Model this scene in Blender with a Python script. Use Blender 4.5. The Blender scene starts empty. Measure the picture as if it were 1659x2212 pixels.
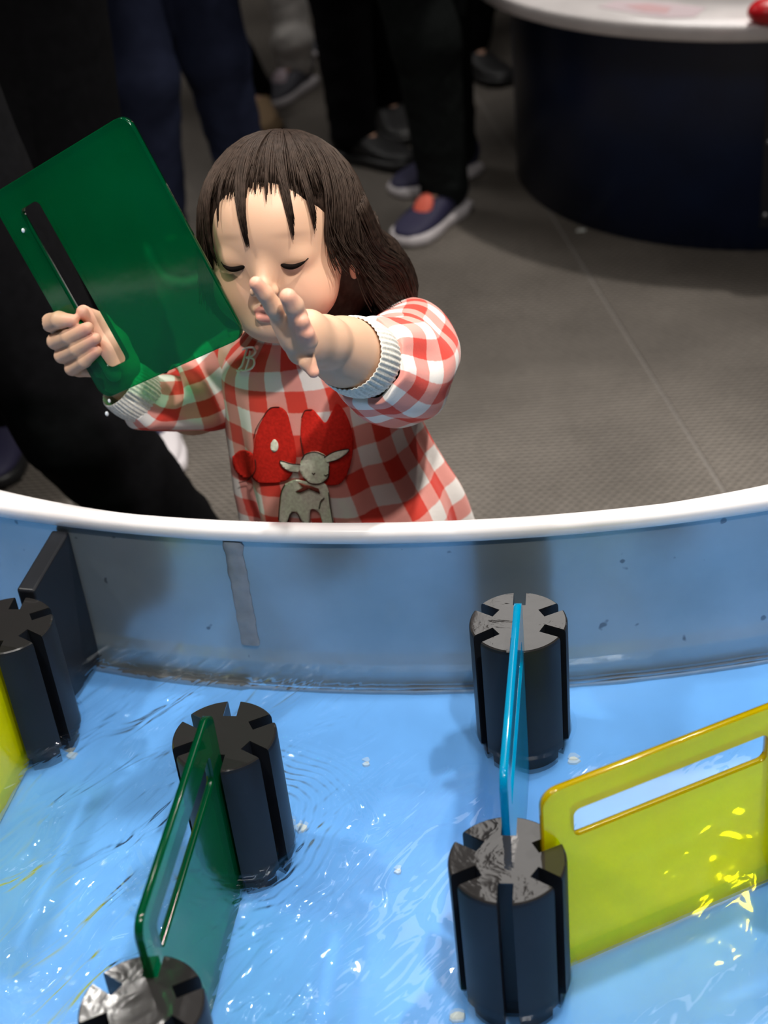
import bpy, bmesh, math, random
import numpy as np
from mathutils import Vector, Matrix, noise
from mathutils.bvhtree import BVHTree
from mathutils.geometry import delaunay_2d_cdt
from math import sin, cos, tan, pi, radians, sqrt, hypot, atan2
random.seed(7); rng = np.random.RandomState(7)
SC = bpy.context.scene
COL = SC.collection
# ------------------------------------------------------------------ camera
IW, IH, FPX = 1659, 2212, 3200.0
TH, ROLL = radians(33.5), radians(6.2)
CAM = np.array([0, 0, 1.45])
FW = np.array([0, cos(TH), -sin(TH)]); _r0 = np.array([1., 0, 0]); _u0 = np.cross(_r0, FW)
RT = cos(ROLL)*_r0 - sin(ROLL)*_u0; UP = cos(ROLL)*_u0 + sin(ROLL)*_r0
cd = bpy.data.cameras.new('camera'); cam = bpy.data.objects.new('camera', cd); COL.objects.link(cam)
cd.sensor_fit = 'HORIZONTAL'; cd.sensor_width = 36; cd.lens = FPX/IW*36
cam.matrix_world = Matrix(((RT[0], UP[0], -FW[0], CAM[0]), (RT[1], UP[1], -FW[1], CAM[1]), (RT[2], UP[2], -FW[2], CAM[2]), (0, 0, 0, 1)))
cd.dof.use_dof = True; cd.dof.focus_distance = 1.50; cd.dof.aperture_fstop = 6.0
cd.clip_start = .05; cd.clip_end = 60
SC.camera = cam
# ------------------------------------------------------------------ world, lights, exposure
w = bpy.data.worlds.new('hall'); SC.world = w; w.use_nodes = True
w.node_tree.nodes['Background'].inputs[0].default_value = (.9, .85, .8, 1)
w.node_tree.nodes['Background'].inputs[1].default_value = .03
SC.view_settings.view_transform = 'Standard'; SC.view_settings.look = 'None'
SC.view_settings.exposure = 0; SC.view_settings.gamma = 1; SC.view_settings.use_curve_mapping = False

def spot(name, loc, target, power, size=65, radius=.05, blend=.6, color=(1, .96, .9)):
    l = bpy.data.lights.new(name, 'SPOT'); l.energy = power; l.spot_size = radians(size); l.spot_blend = blend
    l.shadow_soft_size = radius; l.color = color
    o = bpy.data.objects.new(name, l); COL.objects.link(o); o.location = loc
    o.rotation_euler = (Vector(target)-Vector(loc)).to_track_quat('-Z', 'Y').to_euler()
    return o
def area(name, loc, target, power, sx, sy, color=(1, .96, .92)):
    l = bpy.data.lights.new(name, 'AREA'); l.energy = power; l.shape = 'RECTANGLE'; l.size = sx; l.size_y = sy; l.color = color
    o = bpy.data.objects.new(name, l); COL.objects.link(o); o.location = loc
    o.rotation_euler = (Vector(target)-Vector(loc)).to_track_quat('-Z', 'Y').to_euler()
    return o
spot('track_and_fill_spot', (.90, 1.45, 3.0), (.05, 1.2, .4), 230, 62)
spot('track_and_fill_spot', (-1.45, 1.65, 2.95), (-.15, 1.1, .4), 170, 58)
spot('track_and_fill_spot', (-1.04, 2.90, 2.95), (-.25, 1.0, .4), 32, 50, radius=.06)
spot('track_and_fill_spot', (.45, .15, 3.0), (-.1, 1.35, .6), 200, 58)  # unseen fill added on the camera side to lighten the wall and its shadow
spot('track_and_fill_spot', (1.0, 3.3, 3.1), (.9, 2.3, 0), 150, 80, color=(1, .93, .85))
area('ceiling_panel', (.75, 3.9, 3.15), (.75, 3.9, 0), 26, 1.1, 2.0)
area('ceiling_panel', (-1.9, 4.7, 3.15), (-1.9, 4.7, 0), 36, 1.0, 1.6)
area('ceiling_panel', (-.3, .2, 3.15), (-.3, .2, 0), 22, 1.2, 1.2)

# ------------------------------------------------------------------ helpers
def ray(x, y): return FW + RT*(x-IW/2)/FPX - UP*(y-IH/2)/FPX
def atz(x, y, z): d = ray(x, y); return CAM + d*((z-CAM[2])/d[2])
def aty(x, y, Y): d = ray(x, y); return CAM + d*(Y/d[1])
def srgb(r, g, b):
    f = lambda c: (c/255/12.92) if c/255 <= .04045 else ((c/255+.055)/1.055)**2.4
    return (f(r), f(g), f(b), 1)
class MN:
    """small node-tree writer"""
    def __init__(s, name):
        s.m = bpy.data.materials.new(name); s.m.use_nodes = True; s.t = s.m.node_tree; s.t.nodes.clear()
        s.out = s.n('ShaderNodeOutputMaterial')
    def n(s, typ, ins=None, **props):
        nd = s.t.nodes.new(typ)
        for k, v in props.items(): setattr(nd, k, v)
        for k, v in (ins or {}).items():
            if hasattr(v, 'bl_idname') and hasattr(v, 'outputs'): s.t.links.new(v.outputs[0], nd.inputs[k])
            elif isinstance(v, bpy.types.NodeSocket): s.t.links.new(v, nd.inputs[k])
            else: nd.inputs[k].default_value = v
        return nd
    def math(s, op, a, b=0.0, c=None):
        ins = {0: a, 1: b}
        if c is not None: ins[2] = c
        return s.n('ShaderNodeMath', ins, operation=op)
    def ramp(s, fac, stops, interp='LINEAR'):
        r = s.n('ShaderNodeValToRGB', {0: fac}); e = r.color_ramp.elements; r.color_ramp.interpolation = interp
        while len(e) < len(stops): e.new(.5)
        for i, (p, c) in enumerate(stops): e[i].position = p; e[i].color = c
        return r
    def noise(s, scale, detail=3, vec=None, **kw):
        ins = {'Scale': scale, 'Detail': detail}
        if vec is None: vec = s.n('ShaderNodeTexCoord').outputs['Object']
        ins['Vector'] = vec; ins.update(kw)
        return s.n('ShaderNodeTexNoise', ins)
    def bump(s, h, strength=.3, dist=.002): return s.n('ShaderNodeBump', {'Height': h, 'Strength': strength, 'Distance': dist})
    def front(s, f):
        g = s.n('ShaderNodeNewGeometry'); return s.math('MULTIPLY', f, s.math('SUBTRACT', 1.0, g.outputs['Backfacing']))
    def bsdf(s, **kw):
        b = s.n('ShaderNodeBsdfPrincipled', {k.replace('_', ' '): v for k, v in kw.items()}); s.t.links.new(b.outputs[0], s.out.inputs[0]); return b
    def end(s, shader): s.t.links.new(shader.outputs[0], s.out.inputs[0]); return s.m
def plain(name, c, rough=.5, metal=0., spec=.5, nscale=None, nstr=.15, ndist=.001, coat=0.):
    m = MN(name); kw = dict(Base_Color=c, Roughness=rough, Metallic=metal, Specular_IOR_Level=spec, Coat_Weight=coat)
    if nscale:
        nz = m.noise(nscale, 4); kw['Normal'] = m.bump(nz.outputs[0], nstr, ndist)
        mx = m.ramp(nz.outputs[0], [(.3, tuple(x*.8 for x in c[:3])+(1,)), (.7, tuple(min(1, x*1.15) for x in c[:3])+(1,))]); kw['Base_Color'] = mx
    m.bsdf(**kw); return m.m
def tag(o, label=None, cat=None, group=None, kind=None):
    if label: o['label'] = label
    if cat: o['category'] = cat
    if group: o['group'] = group
    if kind: o['kind'] = kind
    return o
def link(name, me, mat=None, parent=None, smooth=True):
    o = bpy.data.objects.new(name, me); COL.objects.link(o)
    for m in (mat if isinstance(mat, (list, tuple)) else [mat]):
        if m: me.materials.append(m)
    if smooth: me.shade_smooth()
    if parent:
        o.parent = parent; bpy.context.view_layer.update(); o.matrix_parent_inverse = parent.matrix_world.inverted()
    return o
def mesh(name, v, f, mat=None, parent=None, smooth=True, uv=None):
    me = bpy.data.meshes.new(name); me.from_pydata([tuple(map(float, p)) for p in v], [], [tuple(map(int, q)) for q in f]); me.update()
    if uv is not None:
        lay = me.uv_layers.new(name='UVMap'); k = 0
        for fc in uv:
            for c in fc: lay.data[k].uv = c; k += 1
    return link(name, me, mat, parent, smooth)
def bobj(name, bm, mat=None, parent=None, smooth=False):
    me = bpy.data.meshes.new(name); bmesh.ops.recalc_face_normals(bm, faces=bm.faces[:]); bm.to_mesh(me); bm.free()
    return link(name, me, mat, parent, smooth)
def bevel(o, wd, seg=2, ang=40):
    b = o.modifiers.new('bevel', 'BEVEL'); b.width = wd; b.segments = seg; b.limit_method = 'ANGLE'; b.angle_limit = radians(ang); return o
def box(name, lo, hi, mat, parent=None, bev=0):
    bm = bmesh.new(); bmesh.ops.create_cube(bm, size=1)
    for v in bm.verts: v.co = Vector([(lo[i]+hi[i])/2 + v.co[i]*(hi[i]-lo[i]) for i in range(3)])
    o = bobj(name, bm, mat, parent)
    if bev: bevel(o, bev)
    return o
def empty(name, loc=(0, 0, 0)):
    o = bpy.data.objects.new(name, None); COL.objects.link(o); o.location = loc; o.empty_display_size = .05; return o
def catmull(P, n):
    P = np.array(P, float); m = len(P); out = []
    Q = np.vstack([2*P[0]-P[1], P, 2*P[-1]-P[-2]])
    for t in np.linspace(0, m-1, n):
        i = min(int(t), m-2); u = t-i; a, b, c, d = Q[i], Q[i+1], Q[i+2], Q[i+3]
        out.append(.5*((2*b)+(-a+c)*u+(2*a-5*b+4*c-d)*u*u+(-a+3*b-3*c+d)*u**3))
    return np.array(out)
def tube_data(paths, ns=4):
    """paths: list of (points, radii) -> verts, faces"""
    V = []; F = []
    for P, Rr in paths:
        P = np.asarray(P, float); n = len(P); T = np.gradient(P, axis=0); T /= np.linalg.norm(T, axis=1)[:, None]+1e-9
        ref = np.array([0, 0, 1.]) if abs(T[0][2]) < .9 else np.array([1., 0, 0])
        base = len(V)
        for i in range(n):
            a = np.cross(T[i], ref); a /= np.linalg.norm(a)+1e-9; b = np.cross(T[i], a); ref = np.cross(a, T[i])
            for k in range(ns):
                t = 2*pi*k/ns; V.append(P[i]+Rr[i]*(cos(t)*a+sin(t)*b))
        for i in range(n-1):
            for k in range(ns):
                k2 = (k+1) % ns; F.append((base+i*ns+k, base+i*ns+k2, base+(i+1)*ns+k2, base+(i+1)*ns+k))
        F.append(tuple(base+k for k in range(ns))[::-1]); F.append(tuple(base+(n-1)*ns+k for k in range(ns)))
    return V, F
# ---- signed-distance modelling with surface nets
class Vol:
    def __init__(s, lo, hi, h):
        s.lo = np.array(lo, float); s.h = h; s.n = np.ceil((np.array(hi)-s.lo)/h).astype(int)+1
        s.a = np.full(s.n, .05, np.float32)
    def reg(s, lo, hi):
        i0 = np.clip(np.floor((np.array(lo)-s.lo)/s.h).astype(int), 0, s.n); i1 = np.clip(np.ceil((np.array(hi)-s.lo)/s.h).astype(int)+1, 0, s.n)
        if (i1 <= i0).any(): return None, None
        ax = [(s.lo[d]+s.h*np.arange(i0[d], i1[d])).astype(np.float32) for d in range(3)]
        return tuple(slice(i0[d], i1[d]) for d in range(3)), (ax[0][:, None, None], ax[1][None, :, None], ax[2][None, None, :])
    def put(s, sl, d, k, sub):
        a = s.a[sl]
        if sub: d = -d; hh = np.maximum(k-np.abs(a-d), 0)/k; s.a[sl] = np.maximum(a, d)+hh*hh*k*.25
        else: hh = np.maximum(k-np.abs(a-d), 0)/k; s.a[sl] = np.minimum(a, d)-hh*hh*k*.25
    def cap(s, a, b, ra, rb=None, k=.004, sub=False):
        rb = ra if rb is None else rb; a = np.array(a, float); b = np.array(b, float); m = max(ra, rb)+k+2*s.h
        sl, g = s.reg(np.minimum(a, b)-m, np.maximum(a, b)+m)
        if sl is None: return
        ba = b-a; L = float(ba@ba)+1e-12; X, Y, Z = g[0]-a[0], g[1]-a[1], g[2]-a[2]
        t = np.clip((X*ba[0]+Y*ba[1]+Z*ba[2])/L, 0, 1)
        d = np.sqrt((X-t*ba[0])**2+(Y-t*ba[1])**2+(Z-t*ba[2])**2)-(ra+(rb-ra)*t)
        s.put(sl, d, k, sub)
    def ell(s, c, r, M=None, k=.004, sub=False):
        c = np.array(c, float); r = np.array(r, float); m = max(r)+k+2*s.h
        sl, g = s.reg(c-m, c+m)
        if sl is None: return
        M = np.eye(3) if M is None else M; X, Y, Z = g[0]-c[0], g[1]-c[1], g[2]-c[2]
        p = [M[0][i]*X+M[1][i]*Y+M[2][i]*Z for i in range(3)]
        k0 = np.sqrt(sum((p[i]/r[i])**2 for i in range(3))); k1 = np.sqrt(sum((p[i]/r[i]**2)**2 for i in range(3)))+1e-6
        s.put(sl, (k0*(k0-1)/k1).astype(np.float32), k, sub)
    def chain(s, P, R, k=.004, kk=None):
        for i in range(len(P)-1): s.cap(P[i], P[i+1], R[i], R[i+1], k if i else (kk or k))
    def mesh(s):
        S = s.a; neg = S < 0; n = S.shape
        c = np.zeros(tuple(x-1 for x in n), np.int8)
        for dx in (0, 1):
            for dy in (0, 1):
                for dz in (0, 1): c += neg[dx:n[0]-1+dx, dy:n[1]-1+dy, dz:n[2]-1+dz]
        act = (c > 0) & (c < 8); idx = np.argwhere(act); vid = np.full(act.shape, -1, np.int32); vid[act] = np.arange(len(idx))
        cor = {(a, b, d): S[idx[:, 0]+a, idx[:, 1]+b, idx[:, 2]+d] for a in (0, 1) for b in (0, 1) for d in (0, 1)}
        acc = np.zeros((len(idx), 3)); cnt = np.zeros(len(idx))
        for p in cor:
            for ax in range(3):
                if p[ax]: continue
                q = list(p); q[ax] = 1; q = tuple(q); a, b = cor[p], cor[q]; m = (a < 0) != (b < 0)
                t = np.where(m, a/np.where(m, a-b, 1), 0)
                for d in range(3): acc[:, d] += np.where(m, p[d]+(t if d == ax else 0), 0)
                cnt += m
        V = s.lo+s.h*(idx+acc/cnt[:, None]); F = []
        for ax in range(3):
            b, d = (ax+1) % 3, (ax+2) % 3
            sa = [slice(None)]*3; sb = [slice(None)]*3; sa[ax] = slice(0, -1); sb[ax] = slice(1, None)
            A = neg[tuple(sa)]; B = neg[tuple(sb)]; e = np.argwhere(A != B)
            ok = (e[:, b] > 0) & (e[:, d] > 0) & (e[:, b] < n[b]-1) & (e[:, d] < n[d]-1); e = e[ok]
            inside = A[tuple(e.T)]; qs = []
            for ob, od in ((0, 0), (-1, 0), (-1, -1), (0, -1)):
                w_ = e.copy(); w_[:, b] += ob; w_[:, d] += od; qs.append(vid[tuple(w_.T)])
            q = np.stack(qs, 1); q[~inside] = q[~inside][:, ::-1]; F.append(q)
        return V, np.vstack(F)
def np_mesh(name, V, F, mat=None, parent=None, cols=None):
    me = bpy.data.meshes.new(name); me.vertices.add(len(V)); me.vertices.foreach_set('co', np.asarray(V, np.float32).ravel())
    me.loops.add(len(F)*4); me.loops.foreach_set('vertex_index', np.asarray(F, np.int32).ravel())
    me.polygons.add(len(F)); me.polygons.foreach_set('loop_start', np.arange(0, len(F)*4, 4, dtype=np.int32))
    me.update(calc_edges=True); me.validate()
    if cols is not None:
        at = me.color_attributes.new('Col', 'FLOAT_COLOR', 'POINT'); at.data.foreach_set('color', np.asarray(cols, np.float32).ravel())
    return link(name, me, mat, parent)

# ------------------------------------------------------------------ materials
def mat_floor():
    m = MN('ribbed_matting'); tc = m.n('ShaderNodeTexCoord')
    mp = m.n('ShaderNodeMapping', {0: tc.outputs['Object'], 'Rotation': (0, 0, radians(4.5))})
    sx = m.n('ShaderNodeSeparateXYZ', {0: mp}); P = 2*pi/.0115
    a = m.math('SINE', m.math('MULTIPLY', sx.outputs[1], P)); row = m.math('FLOOR', m.math('DIVIDE', sx.outputs[1], .0115))
    b = m.math('SINE', m.math('ADD', m.math('MULTIPLY', sx.outputs[0], 2*pi/.017), m.math('MULTIPLY', row, pi)))
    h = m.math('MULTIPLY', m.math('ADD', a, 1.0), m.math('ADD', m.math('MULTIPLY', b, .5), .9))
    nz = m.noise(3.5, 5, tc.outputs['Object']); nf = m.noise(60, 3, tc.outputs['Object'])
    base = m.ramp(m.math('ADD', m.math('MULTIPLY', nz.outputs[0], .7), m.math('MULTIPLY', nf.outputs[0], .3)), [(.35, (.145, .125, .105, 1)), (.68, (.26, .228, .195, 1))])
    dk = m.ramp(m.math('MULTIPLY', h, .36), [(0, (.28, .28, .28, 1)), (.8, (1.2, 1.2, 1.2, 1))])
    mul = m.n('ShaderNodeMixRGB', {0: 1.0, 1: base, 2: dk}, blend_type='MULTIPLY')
    m.bsdf(Base_Color=mul, Roughness=.55, Normal=m.bump(h, .6, .002)); return m.m
def mat_water():
    m = MN('water'); tc = m.n('ShaderNodeTexCoord'); sx = m.n('ShaderNodeSeparateXYZ', {0: tc.outputs['Object']})
    mp = m.n('ShaderNodeMapping', {0: m.n('ShaderNodeMapping', {0: tc.outputs['Object'], 'Rotation': (0, 0, radians(-48))}), 'Scale': (1, 2.8, 1)})
    n1 = m.noise(9.5, 2.2, mp, Distortion=1.1); n2 = m.noise(9, 2, tc.outputs['Object'])
    # wake rings around the post in the current
    dv = m.n('ShaderNodeVectorMath', {0: tc.outputs['Object'], 1: (-.175, 1.088, .362)}, operation='DISTANCE')
    rg = m.math('SINE', m.math('ADD', m.math('MULTIPLY', dv.outputs['Value'], 520), m.math('MULTIPLY', n2.outputs[0], 40)))
    rm = m.n('ShaderNodeMapRange', {0: dv.outputs['Value'], 1: .05, 2: .15, 3: .10, 4: 0.})
    mk = m.n('ShaderNodeMapRange', {0: sx.outputs[0], 1: .04, 2: -.18, 3: .05, 4: 1.}, interpolation_type='SMOOTHSTEP')
    h = m.math('ADD', m.math('MULTIPLY', n1.outputs[0], mk), m.math('MULTIPLY', rg, rm))
    h = m.math('ADD', h, m.math('MULTIPLY', n2.outputs[0], .14))
    bp = m.bump(h, 1., .021)
    fr = m.front(m.n('ShaderNodeFresnel', {'IOR': 1.36, 'Normal': bp}))
    tr = m.n('ShaderNodeBsdfTransparent', {0: (.93, .97, 1, 1)}); rf = m.n('ShaderNodeBsdfRefraction', {0: (.95, .98, 1, 1), 'Roughness': 0, 'IOR': 1.12, 'Normal': bp})
    mx0 = m.n('ShaderNodeMixShader', {0: .35, 1: tr, 2: rf})
    gl = m.n('ShaderNodeBsdfGlossy', {0: (1, 1, 1, 1), 'Roughness': .03, 'Normal': bp})
    return m.end(m.n('ShaderNodeMixShader', {0: fr, 1: mx0, 2: gl}))
def mat_acrylic(name, tint, body, w_body, edge=False, smudge=True):
    m = MN(name); tr = m.n('ShaderNodeBsdfTransparent', {0: tint})
    nz = m.noise(9, 4); fac = m.n('ShaderNodeMapRange', {0: nz.outputs[0], 1: .35, 2: .75, 3: w_body*.8, 4: min(1, w_body*1.25)}) if smudge else w_body
    df = m.n('ShaderNodeBsdfDiffuse', {0: body}); tl = m.n('ShaderNodeBsdfTranslucent', {0: body}); d2 = m.n('ShaderNodeMixShader', {0: .5, 1: df, 2: tl})
    a = m.n('ShaderNodeMixShader', {0: fac, 1: tr, 2: d2})
    nf = m.noise(30, 3); bp = m.bump(nf.outputs[0], .25, .0006)
    gl = m.n('ShaderNodeBsdfGlossy', {'Roughness': .09, 'Normal': bp}); fr = m.front(m.n('ShaderNodeFresnel', {'IOR': 1.42}))
    return m.end(m.n('ShaderNodeMixShader', {0: fr, 1: a, 2: gl}))
def mat_gingham():
    m = MN('gingham_cloth'); uv = m.n('ShaderNodeUVMap'); 
    nz = m.noise(9, 2, uv.outputs[0]); mixv = m.n('ShaderNodeMixRGB', {0: .035, 1: uv.outputs[0], 2: nz.outputs[1]})
    sx = m.n('ShaderNodeSeparateXYZ', {0: mixv})
    def st(o):
        t = m.math('PINGPONG', o, .5); return m.n('ShaderNodeMapRange', {0: t, 1: .235, 2: .265})
    s = m.math('MULTIPLY', m.math('ADD', st(sx.outputs[0]), st(sx.outputs[1])), .5)
    c = m.ramp(s, [(0, (.86, .80, .75, 1)), (.5, (.80, .32, .27, 1)), (1, (.70, .055, .035, 1))])
    wv = m.noise(900, 2, uv.outputs[0]); m.bsdf(Base_Color=c, Roughness=.85, Specular_IOR_Level=.2, Normal=m.bump(m.noise(260, 3).outputs[0], .25, .001), Sheen_Weight=.15)
    return m.m
def mat_skin():
    m = MN('skin'); at = m.n('ShaderNodeAttribute', attribute_name='Col')
    nz = m.noise(700, 2)
    m.bsdf(Base_Color=at.outputs['Color'], Roughness=.48, Specular_IOR_Level=.4, Subsurface_Weight=.18, Subsurface_Radius=(.012, .005, .003), Subsurface_Scale=.5, Normal=m.bump(nz.outputs[0], .08, .0004))
    return m.m
def mat_hair(name='hair', c=(.010, .006, .0045, 1), c2=(.032, .020, .015, 1)):
    m = MN(name); nz = m.noise(160, 3); r = m.ramp(nz.outputs[0], [(.35, c), (.75, c2)])
    m.bsdf(Base_Color=r, Roughness=.5, Specular_IOR_Level=.28, Specular_Tint=(.8, .6, .48, 1)); return m.m
def mat_post_top():
    m = MN('wet_post_top'); nz = m.noise(26, 4, Distortion=.6); n2 = m.noise(9, 3)
    rg = m.ramp(n2.outputs[0], [(.42, (.04, .04, .04, 1)), (.56, (.13, .13, .13, 1))])
    m.bsdf(Base_Color=(.016, .015, .015, 1), Roughness=rg, Specular_IOR_Level=.42, Normal=m.bump(nz.outputs[0], .2, .004)); return m.m
def mat_wall():
    m = MN('basin_lining'); tc = m.n('ShaderNodeTexCoord'); nz = m.noise(7, 4, tc.outputs['Object']); n2 = m.noise(38, 2, tc.outputs['Object'])
    c = m.ramp(nz.outputs[0], [(.3, (.28, .33, .35, 1)), (.7, (.38, .42, .44, 1))])
    sp = m.ramp(n2.outputs[0], [(.26, (.45, .45, .48, 1)), (.29, (1, 1, 1, 1))])
    mul = m.n('ShaderNodeMixRGB', {0: 1.0, 1: c, 2: sp}, blend_type='MULTIPLY')
    m.bsdf(Base_Color=mul, Metallic=.62, Roughness=.2, Normal=m.bump(n2.outputs[0], .12, .002)); return m.m
M = {}
M['floor'] = mat_floor()
M['sub'] = plain('subfloor', (.17, .155, .14, 1), .8)
M['dark_wall'] = plain('dark_wall', (.02, .02, .022, 1), .8, nscale=4)
M['ceil'] = plain('ceiling_paint', (.05, .045, .04, 1), .9, nscale=5)
M['rim'] = plain('white_rim', (.84, .80, .80, 1), .16, nscale=6, nstr=.05, ndist=.004, coat=.4)
M['wall'] = mat_wall()
M['bfloor'] = plain('blue_basin_floor', (.145, .385, .79, 1), .35, nscale=5, nstr=.05, ndist=.003)
M['apron'] = plain('navy_apron', (.004, .014, .055, 1), .38, nscale=9, nstr=.05)
M['seal'] = plain('sealant', (.085, .080, .075, 1), .4, nscale=60, nstr=.6, ndist=.003)
M['seam'] = plain('grey_joint_strip', (.20, .22, .25, 1), .4, nscale=50, nstr=.5, ndist=.002)
M['post'] = plain('black_plastic', (.008, .009, .012, 1), .42, spec=.28, nscale=14, nstr=.08, ndist=.003)
M['post_top'] = mat_post_top()
M['chip'] = plain('pale_chip', (.62, .64, .60, 1), .5)
M['water'] = mat_water()
M['green'] = mat_acrylic('green_acrylic', (.0, .86, .40, 1), (.0, .165, .066, 1), .48)
M['green_e'] = mat_acrylic('green_acrylic_edge', (.002, .12, .04, 1), (0, .10, .035, 1), .6)
M['yellow'] = mat_acrylic('yellow_acrylic', (.90, .90, .004, 1), (.95, .93, .0, 1), .58)
M['yellow_e'] = mat_acrylic('yellow_acrylic_edge', (.5, .35, .0, 1), (.62, .42, .0, 1), .7)
M['blue'] = mat_acrylic('blue_acrylic', (.0, .50, .78, 1), (.0, .55, .85, 1), .85)
M['blue_e'] = mat_acrylic('blue_acrylic_edge', (.0, .45, .75, 1), (.0, .42, .68, 1), .7)
M['gingham'] = mat_gingham(); M['skin'] = mat_skin(); M['hair'] = mat_hair()
M['cuff'] = plain('cream_rib_knit', (.74, .70, .62, 1), .9, spec=.15, nscale=400, nstr=.3)
M['felt'] = plain('red_felt', (.60, .022, .014, 1), .9, spec=.1, nscale=300, nstr=.4)
M['cream'] = plain('cream_felt', (.95, .89, .70, 1), .9, spec=.1, nscale=300, nstr=.3)
M['line'] = plain('brown_thread', (.06, .025, .02, 1), .9, spec=.1)
M['bow'] = plain('rust_ribbon', (.22, .05, .035, 1), .8, spec=.1)
M['white_thread'] = plain('white_thread', (.85, .72, .66, 1), .8)
M['lash'] = plain('lashes', (.006, .004, .0035, 1), .9, spec=.05)

# ------------------------------------------------------------------ room
floor = box('floor', (-5, -2.5, -.06), (5, 8.5, -.0025), M['sub']); tag(floor, kind='structure')
ca, sa_ = cos(radians(-4.5)), sin(radians(-4.5))
s0 = np.array([.494, 3.385])          # point on the joint seen in the photograph
ud = np.array([.0795, -.9968]); vd = np.array([.9968, .0795])
for k in range(-4, 5):
    a = k*1.15+.0035; b = (k+1)*1.15-.0035; n_ = 1
    c = [s0+ud*(-5.0)+vd*a, s0+ud*(-5.0)+vd*b, s0+ud*5.6+vd*b, s0+ud*5.6+vd*a]
    bm = bmesh.new(); vs = [bm.verts.new((p[0], p[1], z)) for z in (-.0024, 0) for p in c]
    bm.faces.new(vs[:4][::-1]); bm.faces.new(vs[4:])
    for i in range(4): bm.faces.new((vs[i], vs[(i+1) % 4], vs[4+(i+1) % 4], vs[4+i]))
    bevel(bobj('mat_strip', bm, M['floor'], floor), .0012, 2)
for nm, lo, hi in (('wall_back', (-5, 8.5, 0), (5, 8.7, 3.4)), ('wall_left', (-5.2, -2.5, 0), (-5, 8.5, 3.4)), ('wall_right', (5, -2.5, 0), (5.2, 8.5, 3.4)), ('wall_front', (-5, -2.7, 0), (5, -2.5, 3.4))):
    tag(box(nm, lo, hi, M['dark_wall']), kind='structure')
tag(box('ceiling', (-5, -2.5, 3.4), (5, 8.5, 3.5), M['ceil']), kind='structure')

# ------------------------------------------------------------------ near water table
def yi(x): return 2.955-sqrt(1.655**2-(x-.2686)**2)
def yo(x):
    t = 1.236**2-(x-.20)**2; y = 2.554-sqrt(t) if t > 0 else 99
    return max(min(y, yi(x)+.075), yi(x)+.022)
X0, X1, YN = -1.1, 1.3, .30
xs = np.linspace(X1, X0, 121)
inner = [(x, yi(x)) for x in xs]+[(X0, y) for y in np.linspace(yi(X0), YN, 12)[1:]]+[(x, YN) for x in np.linspace(X0, X1, 14)[1:]]+[(X1, y) for y in np.linspace(YN, yi(X1), 12)[1:-1]]
inner = np.array(inner)
def offset(L, d):      # d > 0 outward (loop runs with the basin on its left)
    n = len(L); out = []
    for i in range(n):
        e1 = L[i]-L[i-1]; e2 = L[(i+1) % n]-L[i]; e1 /= np.linalg.norm(e1); e2 /= np.linalg.norm(e2)
        n1 = np.array([e1[1], -e1[0]]); n2 = np.array([e2[1], -e2[0]]); m = n1+n2; m /= np.linalg.norm(m); out.append(L[i]+m*d/max(.4, m@n1))
    return np.array(out)
sgn = 1
if (offset(inner, .01)[60]-inner[60])[1] < 0: sgn = -1
off = lambda L, d: offset(L, d*sgn)
outer = off(inner, .06); outer[:121] = [(x, yo(x)) for x in xs]
outer[0] = outer[1]*2-outer[2]; outer[120] = outer[119]*2-outer[118]
# keep corners tidy
outer[0] = (X1+.06, yi(X1)+.07); outer[120] = (X0-.06, yi(X0)+.07)
def strip(name, rows, mat, parent, closed=True, caps=False, smooth=True):
    n = len(rows[0][0]); V = [(p[0], p[1], z) for L, z in rows for p in L]; F = []
    for r in range(len(rows)-1):
        for i in range(n if closed else n-1):
            j = (i+1) % n; F.append((r*n+i, r*n+j, (r+1)*n+j, (r+1)*n+i))
    return mesh(name, V, F, mat, parent, smooth)
T = tag(empty('water_table', (.1, .9, 0)), 'low curved water table with white rim, glossy grey-blue inner wall and light blue floor', 'water table')
zt = .55
rows = [(off(outer, -.005), .515), (outer, .520), (outer, zt-.005), (off(outer, -.005), zt), (off(inner, .006), zt), (off(inner, .0015), zt-.002), (inner, zt-.007), (inner, zt-.016), (off(inner, .003), zt-.019), (off(inner, .008), zt-.019)]
strip('rim', rows, M['rim'], T)
wl = off(inner, .004)
strip('basin_wall', [(wl, .536), (wl, .40), (wl, .380), (off(inner, .0035), .374), (off(inner, .0015), .366), (off(inner, -.003), .328)], M['wall'], T)
bm = bmesh.new(); vs = [bm.verts.new((p[0], p[1], .33)) for p in off(inner, -.002)]; f_ = bm.faces.new(vs); r_ = bmesh.ops.extrude_face_region(bm, geom=[f_])
for v in r_['geom']:
    if isinstance(v, bmesh.types.BMVert): v.co.z -= .02
bobj('basin_floor', bm, M['bfloor'], T)
strip('apron', [(off(outer, -.006), .001), (off(outer, -.006), .522)], M['apron'], T)
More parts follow.
